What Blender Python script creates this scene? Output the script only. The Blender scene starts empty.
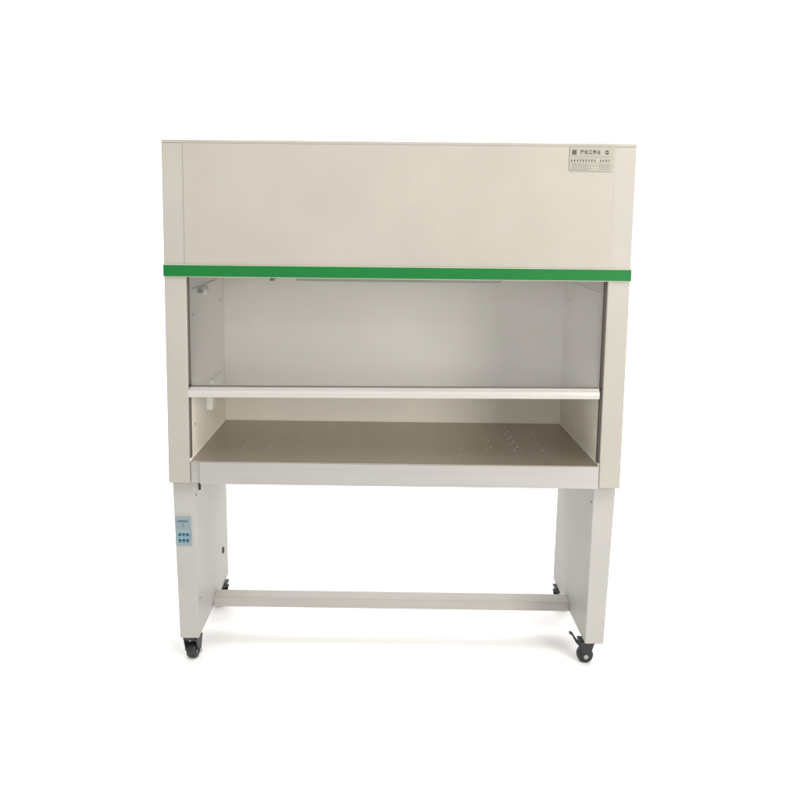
import bpy, bmesh, math, random
from mathutils import Matrix, Vector

random.seed(7)
S = bpy.context.scene
COL = S.collection

# ------------------------------------------------------------------ camera
cam_d = bpy.data.cameras.new("camera")
cam = bpy.data.objects.new("camera", cam_d)
COL.objects.link(cam)
cam_d.sensor_width = 36.0
cam_d.lens = 900.72 / 800.0 * 36.0
cam_d.shift_x = 0.0299
cam_d.shift_y = -0.0486
cam_d.clip_start = 0.05
cam_d.clip_end = 200.0
RT = (0.99989608, 0.0098827, 0.0104955)
UP = (-0.01177484, 0.13983735, 0.99010447)
FW = (-0.00831725, 0.99012517, -0.13993919)
cam.matrix_world = Matrix(((RT[0], UP[0], -FW[0], -0.0338),
                           (RT[1], UP[1], -FW[1], -2.5211),
                           (RT[2], UP[2], -FW[2], 1.2998),
                           (0, 0, 0, 1)))
S.camera = cam

# ------------------------------------------------------------------ world, lamps, exposure
S.view_settings.view_transform = 'Standard'
S.view_settings.look = 'None'
S.view_settings.exposure = 0.0
S.view_settings.gamma = 1.0
W = bpy.data.worlds.new("World")
S.world = W
W.use_nodes = True
bg = W.node_tree.nodes["Background"]
bg.inputs[0].default_value = (1.0, 0.985, 0.965, 1)
bg.inputs[1].default_value = 0.43


def area(name, loc, aim, sx, sy, power, col=(1, 1, 1)):
    d = bpy.data.lights.new(name, 'AREA')
    d.shape = 'RECTANGLE'
    d.size, d.size_y = sx, sy
    d.energy = power
    d.color = col
    o = bpy.data.objects.new(name, d)
    COL.objects.link(o)
    o.location = loc
    o.rotation_euler = (Vector(aim) - Vector(loc)).to_track_quat('-Z', 'Y').to_euler()
    return o


area("key_light", (2.3, -2.95, 1.6), (0.0, 0, 1.0), 1.3, 1.3, 80, (1, 0.96, 0.90))
area("fill_light", (-0.6, -4.2, 1.9), (0, 0, 1.0), 2.4, 1.8, 22, (1, 0.97, 0.93))
area("background_light", (0, 4.3, 4.6), (0, 1.8, 0), 9.0, 3.0, 410)
area("floor_light", (0.5, -1.45, 3.3), (0.1, 0.1, 0), 5.0, 2.0, 95)


# ------------------------------------------------------------------ materials
def srgb(r, g, b):
    def f(c):
        c /= 255.0
        return c / 12.92 if c <= 0.04045 else ((c + 0.055) / 1.055) ** 2.4
    return (f(r), f(g), f(b), 1)


def mat(name, base, rough=0.45, metal=0.0, var=0.03, scale=6.0, bump=0.0, bscale=400.0, rvar=0.06,
        aniso=None, spec=0.5, wave=0.0):
    m = bpy.data.materials.new(name)
    m.use_nodes = True
    nt = m.node_tree
    N, L = nt.nodes, nt.links
    p = N["Principled BSDF"]
    p.inputs["Metallic"].default_value = metal
    p.inputs["Specular IOR Level"].default_value = spec
    tc = N.new("ShaderNodeTexCoord")
    mp = N.new("ShaderNodeMapping")
    L.new(tc.outputs["Object"], mp.inputs["Vector"])
    if aniso:
        mp.inputs["Scale"].default_value = aniso
    nz = N.new("ShaderNodeTexNoise")
    nz.inputs["Scale"].default_value = scale
    nz.inputs["Detail"].default_value = 4
    L.new(mp.outputs["Vector"], nz.inputs["Vector"])
    cr = N.new("ShaderNodeValToRGB")
    cr.color_ramp.elements[0].position = 0.3
    cr.color_ramp.elements[1].position = 0.7
    cr.color_ramp.elements[0].color = tuple(c * (1 - var) for c in base[:3]) + (1,)
    cr.color_ramp.elements[1].color = tuple(min(1, c * (1 + var)) for c in base[:3]) + (1,)
    L.new(nz.outputs["Fac"], cr.inputs["Fac"])
    L.new(cr.outputs["Color"], p.inputs["Base Color"])
    mr = N.new("ShaderNodeMapRange")
    mr.inputs["To Min"].default_value = max(0.02, rough - rvar)
    mr.inputs["To Max"].default_value = min(1, rough + rvar)
    L.new(nz.outputs["Fac"], mr.inputs["Value"])
    L.new(mr.outputs["Result"], p.inputs["Roughness"])
    if bump:
        n2 = N.new("ShaderNodeTexNoise")
        n2.inputs["Scale"].default_value = bscale
        n2.inputs["Detail"].default_value = 2
        L.new(mp.outputs["Vector"], n2.inputs["Vector"])
        b = N.new("ShaderNodeBump")
        b.inputs["Strength"].default_value = bump
        b.inputs["Distance"].default_value = 0.0006
        L.new(n2.outputs["Fac"], b.inputs["Height"])
        L.new(b.outputs["Normal"], p.inputs["Normal"])
        if wave:                             # slow waviness of folded sheet metal
            n3 = N.new("ShaderNodeTexNoise")
            n3.inputs["Scale"].default_value = 2.6
            n3.inputs["Detail"].default_value = 1
            L.new(tc.outputs["Object"], n3.inputs["Vector"])
            b2 = N.new("ShaderNodeBump")
            b2.inputs["Strength"].default_value = wave
            b2.inputs["Distance"].default_value = 0.02
            L.new(n3.outputs["Fac"], b2.inputs["Height"])
            L.new(b2.outputs["Normal"], b.inputs["Normal"])
    return m


M = {}
M['paint'] = mat('cream_paint', (0.368, 0.346, 0.310), 0.45, spec=0.35, wave=0.35, bump=0.25, bscale=160)
M['leg'] = mat('off_white_stand_paint', (0.378, 0.366, 0.345), 0.45, spec=0.35, wave=0.35, bump=0.25, bscale=160)
M['panel'] = mat('cream_panel_paint', (0.362, 0.335, 0.290), 0.45, spec=0.38, wave=0.35, bump=0.25, bscale=160)
M['inner'] = mat('lightened_interior_paint', (0.82, 0.785, 0.71), 0.6, spec=0.15, bump=0.2, bscale=160)  # colour raised well above the outside paint to brighten the dim interior
M['bar'] = mat('grey_bar_paint', (0.42, 0.40, 0.375), 0.6, spec=0.2, bump=0.25, bscale=160)
M['lid'] = mat('lid_paint', (0.345, 0.325, 0.28), 0.5)
M['green'] = mat('green_strip', (0.002, 0.135, 0.022), 0.45, spec=0.25)
M['trim'] = mat('pale_trim', (0.46, 0.47, 0.38), 0.4)
M['tray'] = mat('brushed_steel_worktop', (0.42, 0.375, 0.31), 0.37, 0.85, var=0.05, scale=5, aniso=(1.0, 30, 30),
                bump=0.15, bscale=60)
M['apron'] = mat('steel_apron', (0.42, 0.405, 0.39), 0.4, 0.75, var=0.03, scale=3, aniso=(1.0, 20, 20))
M['rim'] = mat('hole_rim_steel', (0.68, 0.63, 0.55), 0.3, 0.65)
M['hole'] = mat('hole_dark', (0.05, 0.045, 0.04), 0.7)
M['alu'] = mat('anodised_aluminium', (0.47, 0.455, 0.43), 0.38, 0.3, aniso=(1, 20, 20))
M['gasket'] = mat('grey_gasket', (0.10, 0.088, 0.072), 0.6)
M['black'] = mat('black_plastic', (0.012, 0.012, 0.013), 0.38, var=0.1)
M['rubber'] = mat('black_rubber', (0.018, 0.018, 0.018), 0.55, var=0.15, scale=40)
M['hub'] = mat('grey_hub', (0.28, 0.28, 0.28), 0.4)
M['steel'] = mat('zinc_steel', (0.34, 0.34, 0.34), 0.38, 0.8)
M['white'] = mat('white_plastic', (0.84, 0.84, 0.80), 0.4)
M['ctrl'] = mat('pale_blue_overlay', (0.215, 0.275, 0.29), 0.35, var=0.05, scale=30)
M['ctrl_blue'] = mat('light_blue_key_field', (0.165, 0.30, 0.385), 0.35, var=0.05, scale=30)
M['ctrl_win'] = mat('grey_display_window', (0.18, 0.235, 0.25), 0.2)
M['key'] = mat('teal_key', (0.014, 0.055, 0.085), 0.4, var=0.15, scale=60)
M['ink'] = mat('grey_blue_ink', (0.06, 0.095, 0.115), 0.5)
M['plate'] = mat('brushed_nameplate', (0.30, 0.288, 0.24), 0.42, 0.1, var=0.05, scale=8, aniso=(1, 20, 20))
M['plate_ink'] = mat('nameplate_ink', (0.022, 0.022, 0.02), 0.5)
M['plate_grey'] = mat('nameplate_grey_ink', (0.11, 0.105, 0.085), 0.5)
M['screw'] = mat('dark_screw', (0.08, 0.07, 0.06), 0.4, 0.5)
M['backdrop'] = mat('white_backdrop_paper', (0.965, 0.965, 0.962), 0.9, var=0.002, scale=1.5, spec=0.1)


def glass_mat():
    m = bpy.data.materials.new('sash_glass')
    m.use_nodes = True
    nt = m.node_tree
    N, L = nt.nodes, nt.links
    N.remove(N["Principled BSDF"])
    out = N["Material Output"]
    fr = N.new("ShaderNodeFresnel")
    fr.inputs["IOR"].default_value = 1.5
    tr = N.new("ShaderNodeBsdfTransparent")
    tr.inputs["Color"].default_value = (0.955, 0.965, 0.962, 1)
    gl = N.new("ShaderNodeBsdfGlossy")
    gl.inputs["Roughness"].default_value = 0.02
    nz = N.new("ShaderNodeTexNoise")
    nz.inputs["Scale"].default_value = 5
    mr = N.new("ShaderNodeMapRange")
    mr.inputs["To Min"].default_value = 0.01
    mr.inputs["To Max"].default_value = 0.12
    L.new(nz.outputs["Fac"], mr.inputs["Value"])
    L.new(mr.outputs["Result"], gl.inputs["Roughness"])
    mx = N.new("ShaderNodeMixShader")
    L.new(fr.outputs["Fac"], mx.inputs["Fac"])
    L.new(tr.outputs["BSDF"], mx.inputs[1])
    L.new(gl.outputs["BSDF"], mx.inputs[2])
    df = N.new("ShaderNodeBsdfDiffuse")      # pale diffuse haze standing in for reflected light on the pane
    df.inputs["Color"].default_value = (0.86, 0.84, 0.90, 1)
    n2 = N.new("ShaderNodeTexNoise")
    n2.inputs["Scale"].default_value = 3.5
    n2.inputs["Detail"].default_value = 6
    m2 = N.new("ShaderNodeMapRange")
    m2.inputs["To Min"].default_value = 0.03
    m2.inputs["To Max"].default_value = 0.10
    L.new(n2.outputs["Fac"], m2.inputs["Value"])
    mx2 = N.new("ShaderNodeMixShader")
    L.new(m2.outputs["Result"], mx2.inputs["Fac"])
    L.new(mx.outputs["Shader"], mx2.inputs[1])
    L.new(df.outputs["BSDF"], mx2.inputs[2])
    L.new(mx2.outputs["Shader"], out.inputs["Surface"])
    return m


M['glass'] = glass_mat()


# ------------------------------------------------------------------ mesh helpers
class MB:
    """collects shapes, links them as ONE mesh object"""

    def __init__(self):
        self.bm = bmesh.new()
        self.mats = []

    def mi(self, key):
        if key not in self.mats:
            self.mats.append(key)
        return self.mats.index(key)

    def merge(self, b, key, mtx=None, smooth=False):
        i = self.mi(key)
        if mtx is not None:
            bmesh.ops.transform(b, matrix=mtx, verts=b.verts)
        bmesh.ops.recalc_face_normals(b, faces=b.faces)
        for f in b.faces:
            f.material_index = i
            f.smooth = smooth
        me = bpy.data.meshes.new("tmp")
        b.to_mesh(me)
        b.free()
        self.bm.from_mesh(me)
        bpy.data.meshes.remove(me)

    def box(self, x0, x1, y0, y1, z0, z1, key, bev=0.0015, seg=2, mtx=None, warp=None):
        b = bmesh.new()
        vs = [b.verts.new((x, y, z)) for x in (x0, x1) for y in (y0, y1) for z in (z0, z1)]
        if warp:
            for v in vs:
                v.co = warp(v.co)
        for q in ((0, 1, 3, 2), (4, 6, 7, 5), (0, 4, 5, 1), (2, 3, 7, 6), (0, 2, 6, 4), (1, 5, 7, 3)):
            b.faces.new([vs[i] for i in q])
        if bev:
            bmesh.ops.bevel(b, geom=b.edges[:], offset=bev, segments=seg, affect='EDGES', profile=0.5)
        self.merge(b, key, mtx, smooth=False)

    def prism(self, pts, axis, a, c, key, bev=0.0, mtx=None, seg=2):
        """polygon pts (2-D) extruded along axis from a to c"""
        b = bmesh.new()

        def P(p, t):
            return {'x': (t, p[0], p[1]), 'y': (p[0], t, p[1]), 'z': (p[0], p[1], t)}[axis]
        A = [b.verts.new(P(p, a)) for p in pts]
        B = [b.verts.new(P(p, c)) for p in pts]
        n = len(pts)
        b.faces.new(A)
        b.faces.new(B[::-1])
        for i in range(n):
            b.faces.new((A[i], A[(i + 1) % n], B[(i + 1) % n], B[i]))
        if bev:
            bmesh.ops.bevel(b, geom=b.edges[:], offset=bev, segments=seg, affect='EDGES', profile=0.5)
        self.merge(b, key, mtx)

    def lathe(self, prof, key, mtx=None, n=32, smooth=True):
        """profile (r, h) revolved round z"""
        b = bmesh.new()
        rings = []
        for r, h in prof:
            if r < 1e-6:
                rings.append([b.verts.new((0, 0, h))])
            else:
                rings.append([b.verts.new((r * math.cos(2 * math.pi * k / n), r * math.sin(2 * math.pi * k / n), h))
                              for k in range(n)])
        for A, B in zip(rings, rings[1:]):
            for k in range(n):
                k2 = (k + 1) % n
                q = []
                for v in ((A[k] if len(A) > 1 else A[0]), (A[k2] if len(A) > 1 else A[0]),
                          (B[k2] if len(B) > 1 else B[0]), (B[k] if len(B) > 1 else B[0])):
                    if v not in q:
                        q.append(v)
                if len(q) > 2:
                    b.faces.new(q)
        self.merge(b, key, mtx, smooth)

    def build(self, name, parent=None, label=None):
        me = bpy.data.meshes.new(name)
        self.bm.to_mesh(me)
        self.bm.free()
        for k in self.mats:
            me.materials.append(M[k])
        o = bpy.data.objects.new(name, me)
        COL.objects.link(o)
        if parent:
            o.parent = parent
        if label:
            o["label"] = label
        return o


def T(x, y, z):
    return Matrix.Translation((x, y, z))


def R(deg, ax):
    return Matrix.Rotation(math.radians(deg), 4, ax)


# ------------------------------------------------------------------ setting: seamless white paper sweep
bd = bmesh.new()
prof = [(-14.0, 0.0), (-6, 0.0), (0, 0.0), (4.4, 0.0)]
rad = 1.6
for k in range(1, 17):
    a = math.pi / 2 * k / 16
    prof.append((4.4 + rad * math.sin(a), rad - rad * math.cos(a)))
prof.append((6.0, 7.5))
rows = [[bd.verts.new((x, y, z + 0.009)) for x in (-16, -8, 0, 8, 16)] for y, z in prof]
for A, B in zip(rows, rows[1:]):
    for k in range(4):
        f = bd.faces.new((A[k], A[k + 1], B[k + 1], B[k]))
        f.smooth = True
me = bpy.data.meshes.new("floor")
bd.to_mesh(me)
bd.free()
me.materials.append(M['backdrop'])
floor = bpy.data.objects.new("floor", me)
COL.objects.link(floor)
floor["kind"] = "structure"
FLOOR = 0.009

# ------------------------------------------------------------------ the clean bench
bench = bpy.data.objects.new("clean_bench", None)
COL.objects.link(bench)
bench["label"] = "cream metal laminar flow clean bench with green front stripe on black casters"
bench["category"] = "clean bench"

XO, XI = 0.65, 0.589
ZT, ZB = 1.5497, 0.581
TZ = 0.6468            # work surface
YB = 0.585             # interior back


def screw(parent, loc, axis, r=0.003, key='screw', name='screw', h=0.0015):
    m = MB()
    rot = {'x': R(90, 'Y'), '-x': R(-90, 'Y'), '-y': R(90, 'X')}[axis]
    m.lathe([(r, 0), (r, h * 0.6), (r * 0.7, h), (0, h)], key, T(*loc) @ rot, n=12)
    return m.build(name, parent)


# side panels with guide gaskets
for s in (-1, 1):
    m = MB()
    xa, xb = sorted((s * XO, s * XI))
    m.box(xa, xb, 0.0, 0.64, ZB, 1.541, 'paint', 0.0025)
    sp = m.build("side_panel", bench)
    m = MB()
    w = 0.0028 if s < 0 else 0.0048
    xa, xb = sorted((s * (XI - w), s * (XI + 0.001)))
    m.box(xa, xb, 0.010, 0.030, TZ + 0.006, 1.30, 'gasket', 0.0006)
    m.build("gasket", sp)
    m = MB()
    xa, xb = sorted((s * (XI - 0.0012), s * (XI + 0.001)))
    m.box(xa, xb, 0.032, YB - 0.001, TZ + 0.001, 1.1755, 'inner', 0.0005)
    m.build("lightened_wall_facing", sp)  # added facing, its lighter colour brightens the inside of the cabinet
    # thin rail along the wall near the filter, screws
    m = MB()
    xa, xb = sorted((s * (XI - 0.007), s * (XI + 0.001)))
    m.box(xa, xb, 0.06, 0.43, 1.136, 1.1395, 'lid' if s < 0 else 'inner', 0.0005,
          warp=lambda c: Vector((c.x, c.y, c.z + 0.022 * (c.y - 0.06))))
    m.build("wall_rail", sp)
    if s < 0:
        screw(sp, (-XI + 0.0012, 0.075, 1.062), 'x')
        screw(sp, (-XI + 0.0012, 0.515, 1.0746), 'x', 0.004)
        screw(sp, (-XI + 0.0012, 0.078, 0.7396), 'x', 0.0032)
    else:
        screw(sp, (XI - 0.0012, 0.50, 1.09), '-x')

# hood: plenum box, lid, front panel, stripe
m = MB()
m.box(-XI + 0.0005, XI - 0.0005, 0.034, 0.63, 1.1765, 1.5405, 'inner', 0.002)
hood = m.build("hood", bench)
m = MB()
m.box(-XO - 0.0002, XO + 0.0002, 0.0, 0.642, 1.5411, ZT, 'lid', 0.0007)
m.build("top_lid", bench)
m = MB()
m.box(-0.5915, 0.5915, -0.0020, -0.0003, 1.2105, 1.5408, 'panel', 0.0007)
m.build("front_panel", bench)
m = MB()
m.box(-0.588, 0.588, 0.0005, 0.012, 1.1765, 1.5405, 'inner', 0.001)
m.build("panel_stiffener", hood)
m = MB()
m.box(-XO - 0.0005, XO + 0.0005, -0.0045, -0.0006, 1.1748, 1.2100, 'trim', 0.0008)
st = m.build("stripe_channel", bench)
m = MB()
m.box(-XO - 0.0009, XO + 0.0009, -0.0066, -0.0042, 1.1768, 1.2078, 'green', 0.0007)
m.build("green_stripe", st)

# nameplate
m = MB()
m.prism([(0.4671, 1.4767), (0.5853, 1.4752), (0.5865, 1.5400), (0.4677, 1.5402)], 'y', -0.0045, -0.0034, 'plate', 0.0003, seg=1)
npl = m.build("nameplate", bench)


def text_mesh(body, size, key, loc, name, parent, width=None, offset=0.0):
    c = bpy.data.curves.new("lettering", 'FONT')
    c.body = body
    c.size = size
    c.align_x = 'CENTER'
    c.align_y = 'CENTER'
    c.extrude = 0.00015
    c.offset = offset
    c.space_character = 1.15
    t = bpy.data.objects.new("lettering_source", c)
    COL.objects.link(t)
    dg = bpy.context.evaluated_depsgraph_get()
    me = bpy.data.meshes.new_from_object(t.evaluated_get(dg))
    bpy.data.objects.remove(t)
    bpy.data.curves.remove(c)
    me.name = name
    xs = [v.co.x for v in me.vertices]
    if width and xs:
        k = width / (max(xs) - min(xs))
        for v in me.vertices:
            v.co.x *= k
    me.transform(T(*loc) @ R(90, 'X'))
    me.materials.clear()
    me.materials.append(M[key])
    o = bpy.data.objects.new(name, me)
    COL.objects.link(o)
    o.parent = parent
    return o


PY = -0.0047
text_mesh("净化工作台", 0.0122, 'plate_ink', (0.5235, PY, 1.5256), "lettering", npl, width=0.056, offset=0.0004)


def flat(m, x0, x1, z0, z1, key, y=PY, d=0.0003):
    m.box(x0, x1, y, y + d, z0, z1, key, 0)


m = MB()                                   # square emblem left of the title
flat(m, 0.4735, 0.4865, 1.5190, 1.5325, 'plate_grey')
for z in (1.5216, 1.5250, 1.5284):
    flat(m, 0.4755, 0.4850, z, z + 0.0010, 'plate_ink', PY - 0.0003)
flat(m, 0.4760, 0.4772, 1.5205, 1.5310, 'plate_ink', PY - 0.0003)
flat(m, 0.4808, 0.4818, 1.5205, 1.5310, 'plate_ink', PY - 0.0003)
m.build("emblem", npl)
m = MB()                                   # round emblem: dark disc split by a pale band
m.lathe([(0.0056, 0), (0.0056, 0.0003), (0, 0.0003)], 'plate_ink', T(0.5690, PY + 0.0003, 1.5258) @ R(90, 'X'), n=28, smooth=False)
m.box(-0.0052, 0.0052, -0.0008, -0.0002, -0.0011, 0.0011, 'plate', 0, mtx=T(0.5690, PY, 1.5258) @ R(-8, 'Y'))
flat(m, 0.5610, 0.5636, 1.5236, 1.5244, 'plate_grey')
m.build("emblem", npl)
m = MB()                                   # second line: small glyph-like strokes, and the ruled table under it
rg = random.Random(3)
for k in range(14):
    if k == 9:
        continue
    x = 0.4735 + k * 0.00785
    zc = 1.5035
    for j in range(3):
        z = zc - 0.0026 + 0.0022 * j + rg.uniform(-0.0003, 0.0003)
        w = rg.uniform(0.0012, 0.0024)
        flat(m, x - w, x + w, z, z + 0.0011, 'plate_ink')
    xx = x + rg.uniform(-0.0009, 0.0009)
    flat(m, xx - 0.0007, xx + 0.0007, zc - 0.0031, zc + 0.0029, 'plate_ink', PY - 0.0003)
flat(m, 0.472, 0.580, 1.5150, 1.5156, 'plate_grey')
for k, z in enumerate((1.4965, 1.4893, 1.4822)):
    flat(m, 0.4705, 0.582, z, z + 0.0005, 'plate_grey')
for z in (1.4918, 1.4850, 1.4790):
    for a, b in ((0.475, 0.520), (0.549, 0.578)):
        x = a
        while x < b:
            w = rg.uniform(0.0014, 0.004)
            flat(m, x, min(x + w, b), z, z + 0.0016, 'plate_grey')
            x += w + rg.uniform(0.0010, 0.0022)
for k in range(22):
    x = 0.476 + k * 0.0047
    flat(m, x, x + rg.uniform(0.0012, 0.003), 1.5108, 1.5118, 'plate_grey')
flat(m, 0.5240, 0.5245, 1.4785, 1.4930, 'plate_grey')
m.build("small_print", npl)

# interior back
m = MB()
m.box(-XI + 0.0005, XI - 0.0005, YB, YB + 0.014, TZ - 0.02, 1.176, 'inner', 0.001)
m.build("back_panel", bench)

# lamp housing under the filter and clip
m = MB()
m.prism([(0.285, 1.1760), (0.345, 1.1760), (0.335, 1.1545), (0.295, 1.1545)], 'x', -0.30, 0.35, 'leg', 0.0012,
        mtx=R(-0.5, 'Y') @ T(0.0, 0, 0.0))
lamp = m.build("lamp_housing", bench)
m = MB()
m.lathe([(0, -0.31), (0.007, -0.31), (0.008, -0.305), (0.008, 0.305), (0.007, 0.31), (0, 0.31)], 'leg',
        T(0.02, 0.315, 1.1580) @ R(90, 'Y'), n=16)
m.build("lamp_tube", lamp)
m = MB()
m.lathe([(0, 0), (0.007, 0), (0.008, 0.003), (0.008, 0.02), (0, 0.02)], 'black', T(-0.385, 0.30, 1.151), n=16)
m.box(-0.385, -0.371, 0.296, 0.304, 1.158, 1.162, 'black', 0.0005)
m.build("toggle_switch", bench)

# lamp socket on the left wall
m = MB()
m.prism([(0.145, 1.137), (0.235, 1.139), (0.235, 1.128), (0.145, 1.131)], 'x', -XI - 0.001, -XI + 0.016, 'lid', 0.0008)
ls = m.build("lamp_socket", bench)
m = MB()
m.lathe([(0, 0), (0.008, 0.001), (0.009, 0.01), (0.006, 0.014), (0, 0.014)], 'black', T(-XI + 0.008, 0.15, 1.120), n=16)
m.build("socket_pin", ls)
m = MB()
m.lathe([(0, 0.0), (0.008, 0.002), (0.010, 0.008), (0.010, 0.045), (0, 0.046)], 'white',
        T(-XI + 0.011, 0.185, 1.1205) @ R(-90, 'X'), n=20)
m.build("lamp_bulb", ls)

# power socket on the left wall
m = MB()
m.box(-XI - 0.001, -XI + 0.014, 0.315, 0.475, 0.772, 0.832, 'white', 0.003,
      warp=lambda c: Vector((c.x, c.y, c.z + 0.02 * (c.y - 0.39))))
ps = m.build("power_socket", bench)
m = MB()
m.box(-XI + 0.0125, -XI + 0.016, 0.335, 0.385, 0.785, 0.820, 'white', 0.002)
m.build("socket_face", ps)
m = MB()
m.box(-XI + 0.0125, -XI + 0.016, 0.405, 0.455, 0.785, 0.820, 'white', 0.002)
m.build("socket_face", ps)
m = MB()
m.box(-XI - 0.001, -XI + 0.020, 0.255, 0.315, 0.745, 0.800, 'white', 0.004)
m.build("plug_cover", ps)

# ---- sash: glass pane and its bar
m = MB()
m.box(-0.584, 0.582, 0.0175, 0.0225, 0.858, 1.31, 'glass', 0)
m.build("sash_glass", bench)
m = MB()
prof = [(0.002, 0.8335), (0.030, 0.8335), (0.030, 0.8640), (0.0105, 0.8640), (0.0105, 0.8585), (0.0070, 0.8570),
        (0.0070, 0.8550), (0.002, 0.8535), (0.0005, 0.845)]
m.prism(prof, 'x', -0.5880, 0.5868, 'alu', 0.0007, mtx=T(0, 0, 0.0035) @ R(-0.42, 'Y') @ Matrix.Identity(4))
bar = m.build("sash_bar", bench)
m = MB()
m.box(-0.586, 0.585, 0.0093, 0.0112, 0.8655, 0.8685, 'gasket', 0.0003, mtx=T(0, 0, 0.0005) @ R(-0.42, 'Y'))
m.build("seal_strip", bar)
screw(bar, (-0.5845, 0.0105, 0.8655), '-y', 0.0042, 'black', h=0.004)
screw(bar, (0.5840, 0.0105, 0.8705), '-y', 0.0030, 'black', h=0.003)

# ---- work surface with perforations, apron
m = MB()
m.prism([(-XI + 0.001, 0.004), (-0.561, 0.004), (-0.561, -0.0025), (XI - 0.001, -0.0025), (XI - 0.001, YB - 0.001), (-XI + 0.001, YB - 0.001)],
        'z', TZ - 0.0025, TZ, 'tray', 0.0008)
rg = random.Random(11)


def hole(x, y, r):
    mt = T(x, y, TZ)
    m.lathe([(r * 0.62, 0.0003), (r * 0.75, 0.0011), (r * 0.95, 0.0010), (r * 1.1, 0.0)], 'rim', mt, n=12)
    m.lathe([(0, 0.0004), (r * 0.66, 0.0004)], 'hole', mt, n=12, smooth=False)


for c in range(12):
    x0 = -0.4535 + c * 0.0832
    for k in range(10):
        y = 0.185 + k * 0.0365
        hole(x0 + (0.0065 if k % 2 else -0.0065) + rg.uniform(-0.0006, 0.0006), y, rg.uniform(0.0027, 0.0035))
m.build("work_surface", bench)
m = MB()                                     # upturned edge round the tray
for s in (-1, 1):
    xa, xb = sorted((s * (XI - 0.0035), s * (XI + 0.001)))
    m.box(xa, xb, 0.006, YB + 0.001, TZ - 0.004, TZ + 0.006, 'inner', 0.0008)
m.box(-XI + 0.004, XI - 0.004, YB - 0.0035, YB + 0.001, TZ - 0.004, TZ + 0.007, 'inner', 0.0008)
m.build("edge_strip", bench)
m = MB()
m.box(-0.560, XI - 0.0015, -0.0028, 0.018, 0.5795, TZ - 0.0028, 'apron', 0.0015)
m.box(-XI + 0.001, -0.5605, 0.010, 0.018, 0.5795, TZ - 0.0028, 'apron', 0.0006)
ap = m.build("front_apron", bench)

# ---- legs
LOT, LIT, LOB, LIB = 0.6467, 0.5822, 0.6332, 0.5774
ZL = 0.0935
YF, YR = 0.031, 0.545


def lerp_x(top, bot, z):
    return bot + (top - bot) * (z - ZL) / (ZB - ZL)


def leg(s):
    m = MB()
    b = bmesh.new()
    vs = []
    for z in (ZL, ZB - 0.001):
        xo, xi = lerp_x(LOT, LOB, z), lerp_x(LIT, LIB, z)
        for x, y in ((xo, YF), (xi, YF), (xi, YR), (xo, YR)):
            vs.append(b.verts.new((s * x, y, z)))
    for q in ((0, 1, 2, 3), (4, 5, 6, 7), (0, 1, 5, 4), (1, 2, 6, 5), (2, 3, 7, 6), (3, 0, 4, 7)):
        b.faces.new([vs[i] for i in q])
    bmesh.ops.recalc_face_normals(b, faces=b.faces)
    bmesh.ops.bevel(b, geom=b.edges[:], offset=0.003, segments=3, affect='EDGES', profile=0.5)
    m.merge(b, 'leg')
    return m.build("leg", bench)


left_leg, right_leg = leg(-1), leg(1)


def sheet(m, z0, z1, ins_o, ins_i, y0, y1, key, bev=0.0006):
    """a plate lying on the front of the left leg, following its taper; ins_* inset from the leg's edges"""
    b = bmesh.new()
    vs = []
    for y in (y0, y1):
        for z in (z0, z1):
            for x in (-lerp_x(LOT, LOB, z) + ins_o, -lerp_x(LIT, LIB, z) - ins_i):
                vs.append(b.verts.new((x, y, z)))
    for q in ((0, 1, 3, 2), (4, 6, 7, 5), (0, 4, 5, 1), (2, 3, 7, 6), (0, 2, 6, 4), (1, 5, 7, 3)):
        b.faces.new([vs[i] for i in q])
    if bev:
        bmesh.ops.bevel(b, geom=b.edges[:], offset=bev, segments=2, affect='EDGES', profile=0.5)
    m.merge(b, key)


m = MB()                                     # dark seam of the access cover above the control panel
sheet(m, 0.4790, 0.4802, 0.003, 0.012, YF - 0.0007, YF + 0.001, 'lid', 0)
m.build("seam", left_leg)
m = MB()
sheet(m, 0.3825, 0.4715, 0.0025, 0.0125, YF - 0.0022, YF - 0.0002, 'ctrl')
cp = m.build("control_panel", bench)


def cx(px):                                  # panel coordinate 0..1 across, at height z
    return lambda z: (-lerp_x(LOT, LOB, z) + 0.0025) * (1 - px) + (-lerp_x(LIT, LIB, z) - 0.0125) * px


CY = YF - 0.0022


def patch(m, u0, u1, z0, z1, key, lift=0.0003):
    f0, f1 = cx(u0), cx(u1)
    b = bmesh.new()
    vs = [b.verts.new((f(z), y, z)) for y in (CY - lift, CY + 0.0002) for z in (z0, z1) for f in (f0, f1)]
    for q in ((0, 1, 3, 2), (4, 6, 7, 5), (0, 4, 5, 1), (2, 3, 7, 6), (0, 2, 6, 4), (1, 5, 7, 3)):
        b.faces.new([vs[i] for i in q])
    m.merge(b, key)


m = MB()
patch(m, 0.08, 0.92, 0.4325, 0.4655, 'ctrl_win')
rg = random.Random(5)
u = 0.16
while u < 0.74:
    w = rg.uniform(0.05, 0.10)
    patch(m, u, u + w, 0.4548 + rg.uniform(-0.0006, 0.0006), 0.4600, 'ink', 0.0006)
    u += w + 0.025
patch(m, 0.46, 0.50, 0.4395, 0.4525, 'ink', 0.0006)
m.build("display", cp)
m = MB()
patch(m, 0.14, 0.84, 0.3910, 0.4245, 'ctrl_blue')
for i in range(3):
    patch(m, 0.20 + 0.24 * i, 0.32 + 0.24 * i, 0.4078, 0.4092, 'ink', 0.0006)
    patch(m, 0.20 + 0.24 * i, 0.32 + 0.24 * i, 0.3915, 0.3928, 'ink', 0.0006)
patch(m, 0.88, 0.93, 0.4120, 0.4145, 'ink', 0.0006)
patch(m, 0.88, 0.93, 0.4020, 0.4045, 'ink', 0.0006)
m.build("key_field", cp)
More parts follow.
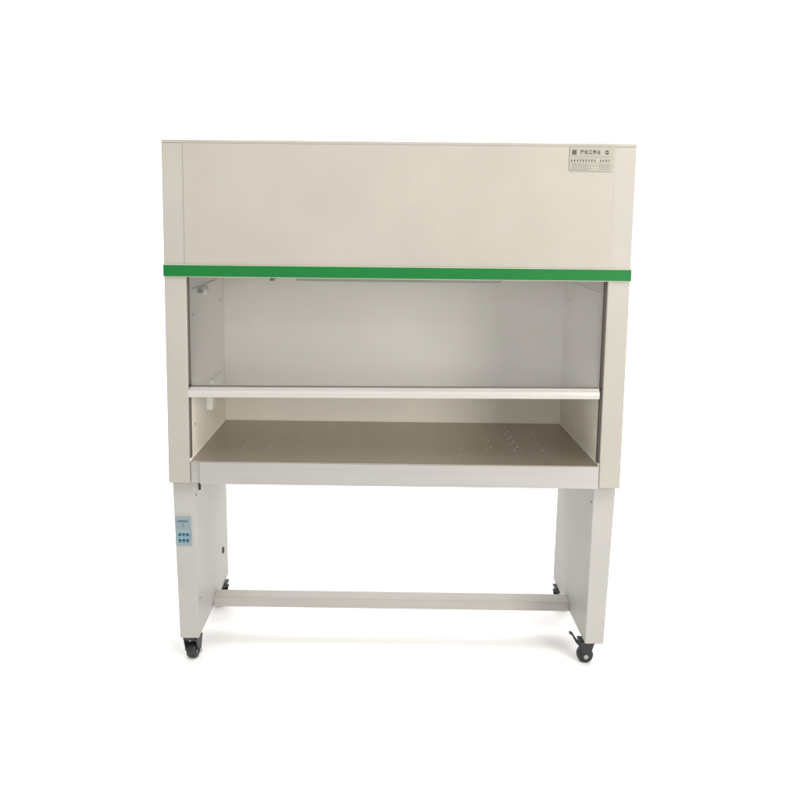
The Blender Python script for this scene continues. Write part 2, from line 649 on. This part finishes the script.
for z in (0.4170, 0.3990):
    for i in range(3):
        m = MB()
        m.lathe([(0.0044, 0), (0.0044, 0.0010), (0.0036, 0.0016), (0, 0.0017)], 'key',
                T(cx(0.26 + 0.24 * i)(z), CY - 0.0003, z) @ R(90, 'X'), n=20)
        m.build("button", cp)

# small hardware on the legs
for (y, z, r, k) in ((0.047, 0.533, 0.004, 'screw'), (0.061, 0.2093, 0.0032, 'screw'), (0.252, 0.108, 0.0036, 'screw')):
    screw(left_leg, (-lerp_x(LIT, LIB, z) - 0.0002, y, z), 'x', r, k)
for (y, z, r, k) in ((0.047, 0.5271, 0.004, 'screw'), (0.283, 0.108, 0.0036, 'screw')):
    screw(right_leg, (lerp_x(LIT, LIB, z) + 0.0002, y, z), '-x', r, k)
m = MB()
z = 0.2178
m.lathe([(0.0125, 0), (0.0125, 0.0025), (0.0095, 0.004), (0.006, 0.002), (0, 0.002)], 'black',
        T(-lerp_x(LIT, LIB, z) - 0.0003, 0.449, z) @ R(90, 'Y'), n=24)
m.build("cable_grommet", left_leg)
m = MB()
xx = -lerp_x(LIT, LIB, 0.55)
m.box(xx - 0.001, xx + 0.012, 0.084, 0.098, 0.563, 0.5785, 'black', 0.001)
m.box(xx - 0.001, xx + 0.006, 0.086, 0.096, 0.536, 0.564, 'black', 0.001)
m.build("latch", left_leg)

# ---- crossbar
m = MB()
m.box(-0.5788, 0.5788, 0.2667, 0.334, 0.0925, 0.1240, 'bar', 0.003, seg=3)
m.build("crossbar", bench)


# ---- casters
def caster(x, y, ang):
    root_m = MB()
    mt = T(x, y, 0) @ R(ang, 'Z')
    ztop = ZL
    cz = FLOOR + 0.0245
    off = 0.014                              # wheel trails behind the swivel axis
    # swivel head and forks
    root_m.box(-0.022, 0.022, -0.022, 0.022, ztop - 0.005, ztop + 0.0005, 'black', 0.001, mtx=T(x, y, 0))
    root_m.lathe([(0.016, 0.0), (0.019, -0.004), (0.019, -0.010), (0.014, -0.013), (0, -0.013)], 'black',
                 T(x, y, ztop - 0.004), n=24)
    root_m.box(off - 0.026, off + 0.022, -0.0225, 0.0225, ztop - 0.021, ztop - 0.013, 'black', 0.002, mtx=mt)
    for s in (-1, 1):
        root_m.prism([(off - 0.024, ztop - 0.015), (off + 0.020, ztop - 0.015), (off + 0.017, ztop - 0.026),
                      (off + 0.009, cz - 0.007), (off - 0.006, cz - 0.007), (off - 0.020, ztop - 0.034)],
                     'y', s * 0.0185, s * 0.0222, 'black', 0.0008, mtx=mt)
    c = root_m.build("caster", bench)
    w = MB()
    w.lathe([(0, -0.015), (0.010, -0.015), (0.0135, -0.0135), (0.020, -0.0145), (0.0230, -0.013), (0.0245, -0.008), (0.0245, 0.008),
             (0.0230, 0.013), (0.020, 0.0145), (0.0135, 0.0135), (0.010, 0.015), (0, 0.015)], 'rubber',
            mt @ T(off, 0, cz) @ R(90, 'X'), n=36)
    for t in (-1, 1):                        # pale hub caps
        w.lathe([(0.0098, 0), (0.0098, 0.0016), (0.008, 0.0022), (0, 0.0022)], 'hub', mt @ T(off, t * 0.0148, cz) @ R(-90 * t, 'X'), n=24)
    w.build("wheel", c)
    a = MB()
    a.lathe([(0, -0.0268), (0.0045, -0.0268), (0.0075, -0.025), (0.0075, -0.0225), (0.003, -0.0223), (0.003, 0.0223),
             (0.0075, 0.0225), (0.0075, 0.025), (0.0045, 0.0268), (0, 0.0268)], 'steel', mt @ T(off, 0, cz) @ R(90, 'X'), n=18)
    a.build("axle_bolt", c)
    p = MB()
    p.prism([(off + 0.006, 0.052), (off + 0.010, 0.050), (off + 0.030, 0.072), (off + 0.043, 0.0960), (off + 0.050, 0.098), (off + 0.0495, 0.1015),
             (off + 0.040, 0.0995), (off + 0.026, 0.078)], 'y', -0.0085, 0.0085, 'black', 0.0008, mtx=mt)
    p.build("brake_pedal", c)
    return c


caster(-0.609, 0.070, 78)
caster(0.6065, 0.092, 178)
caster(-0.5885, 0.478, 140)
caster(0.5890, 0.478, 45)
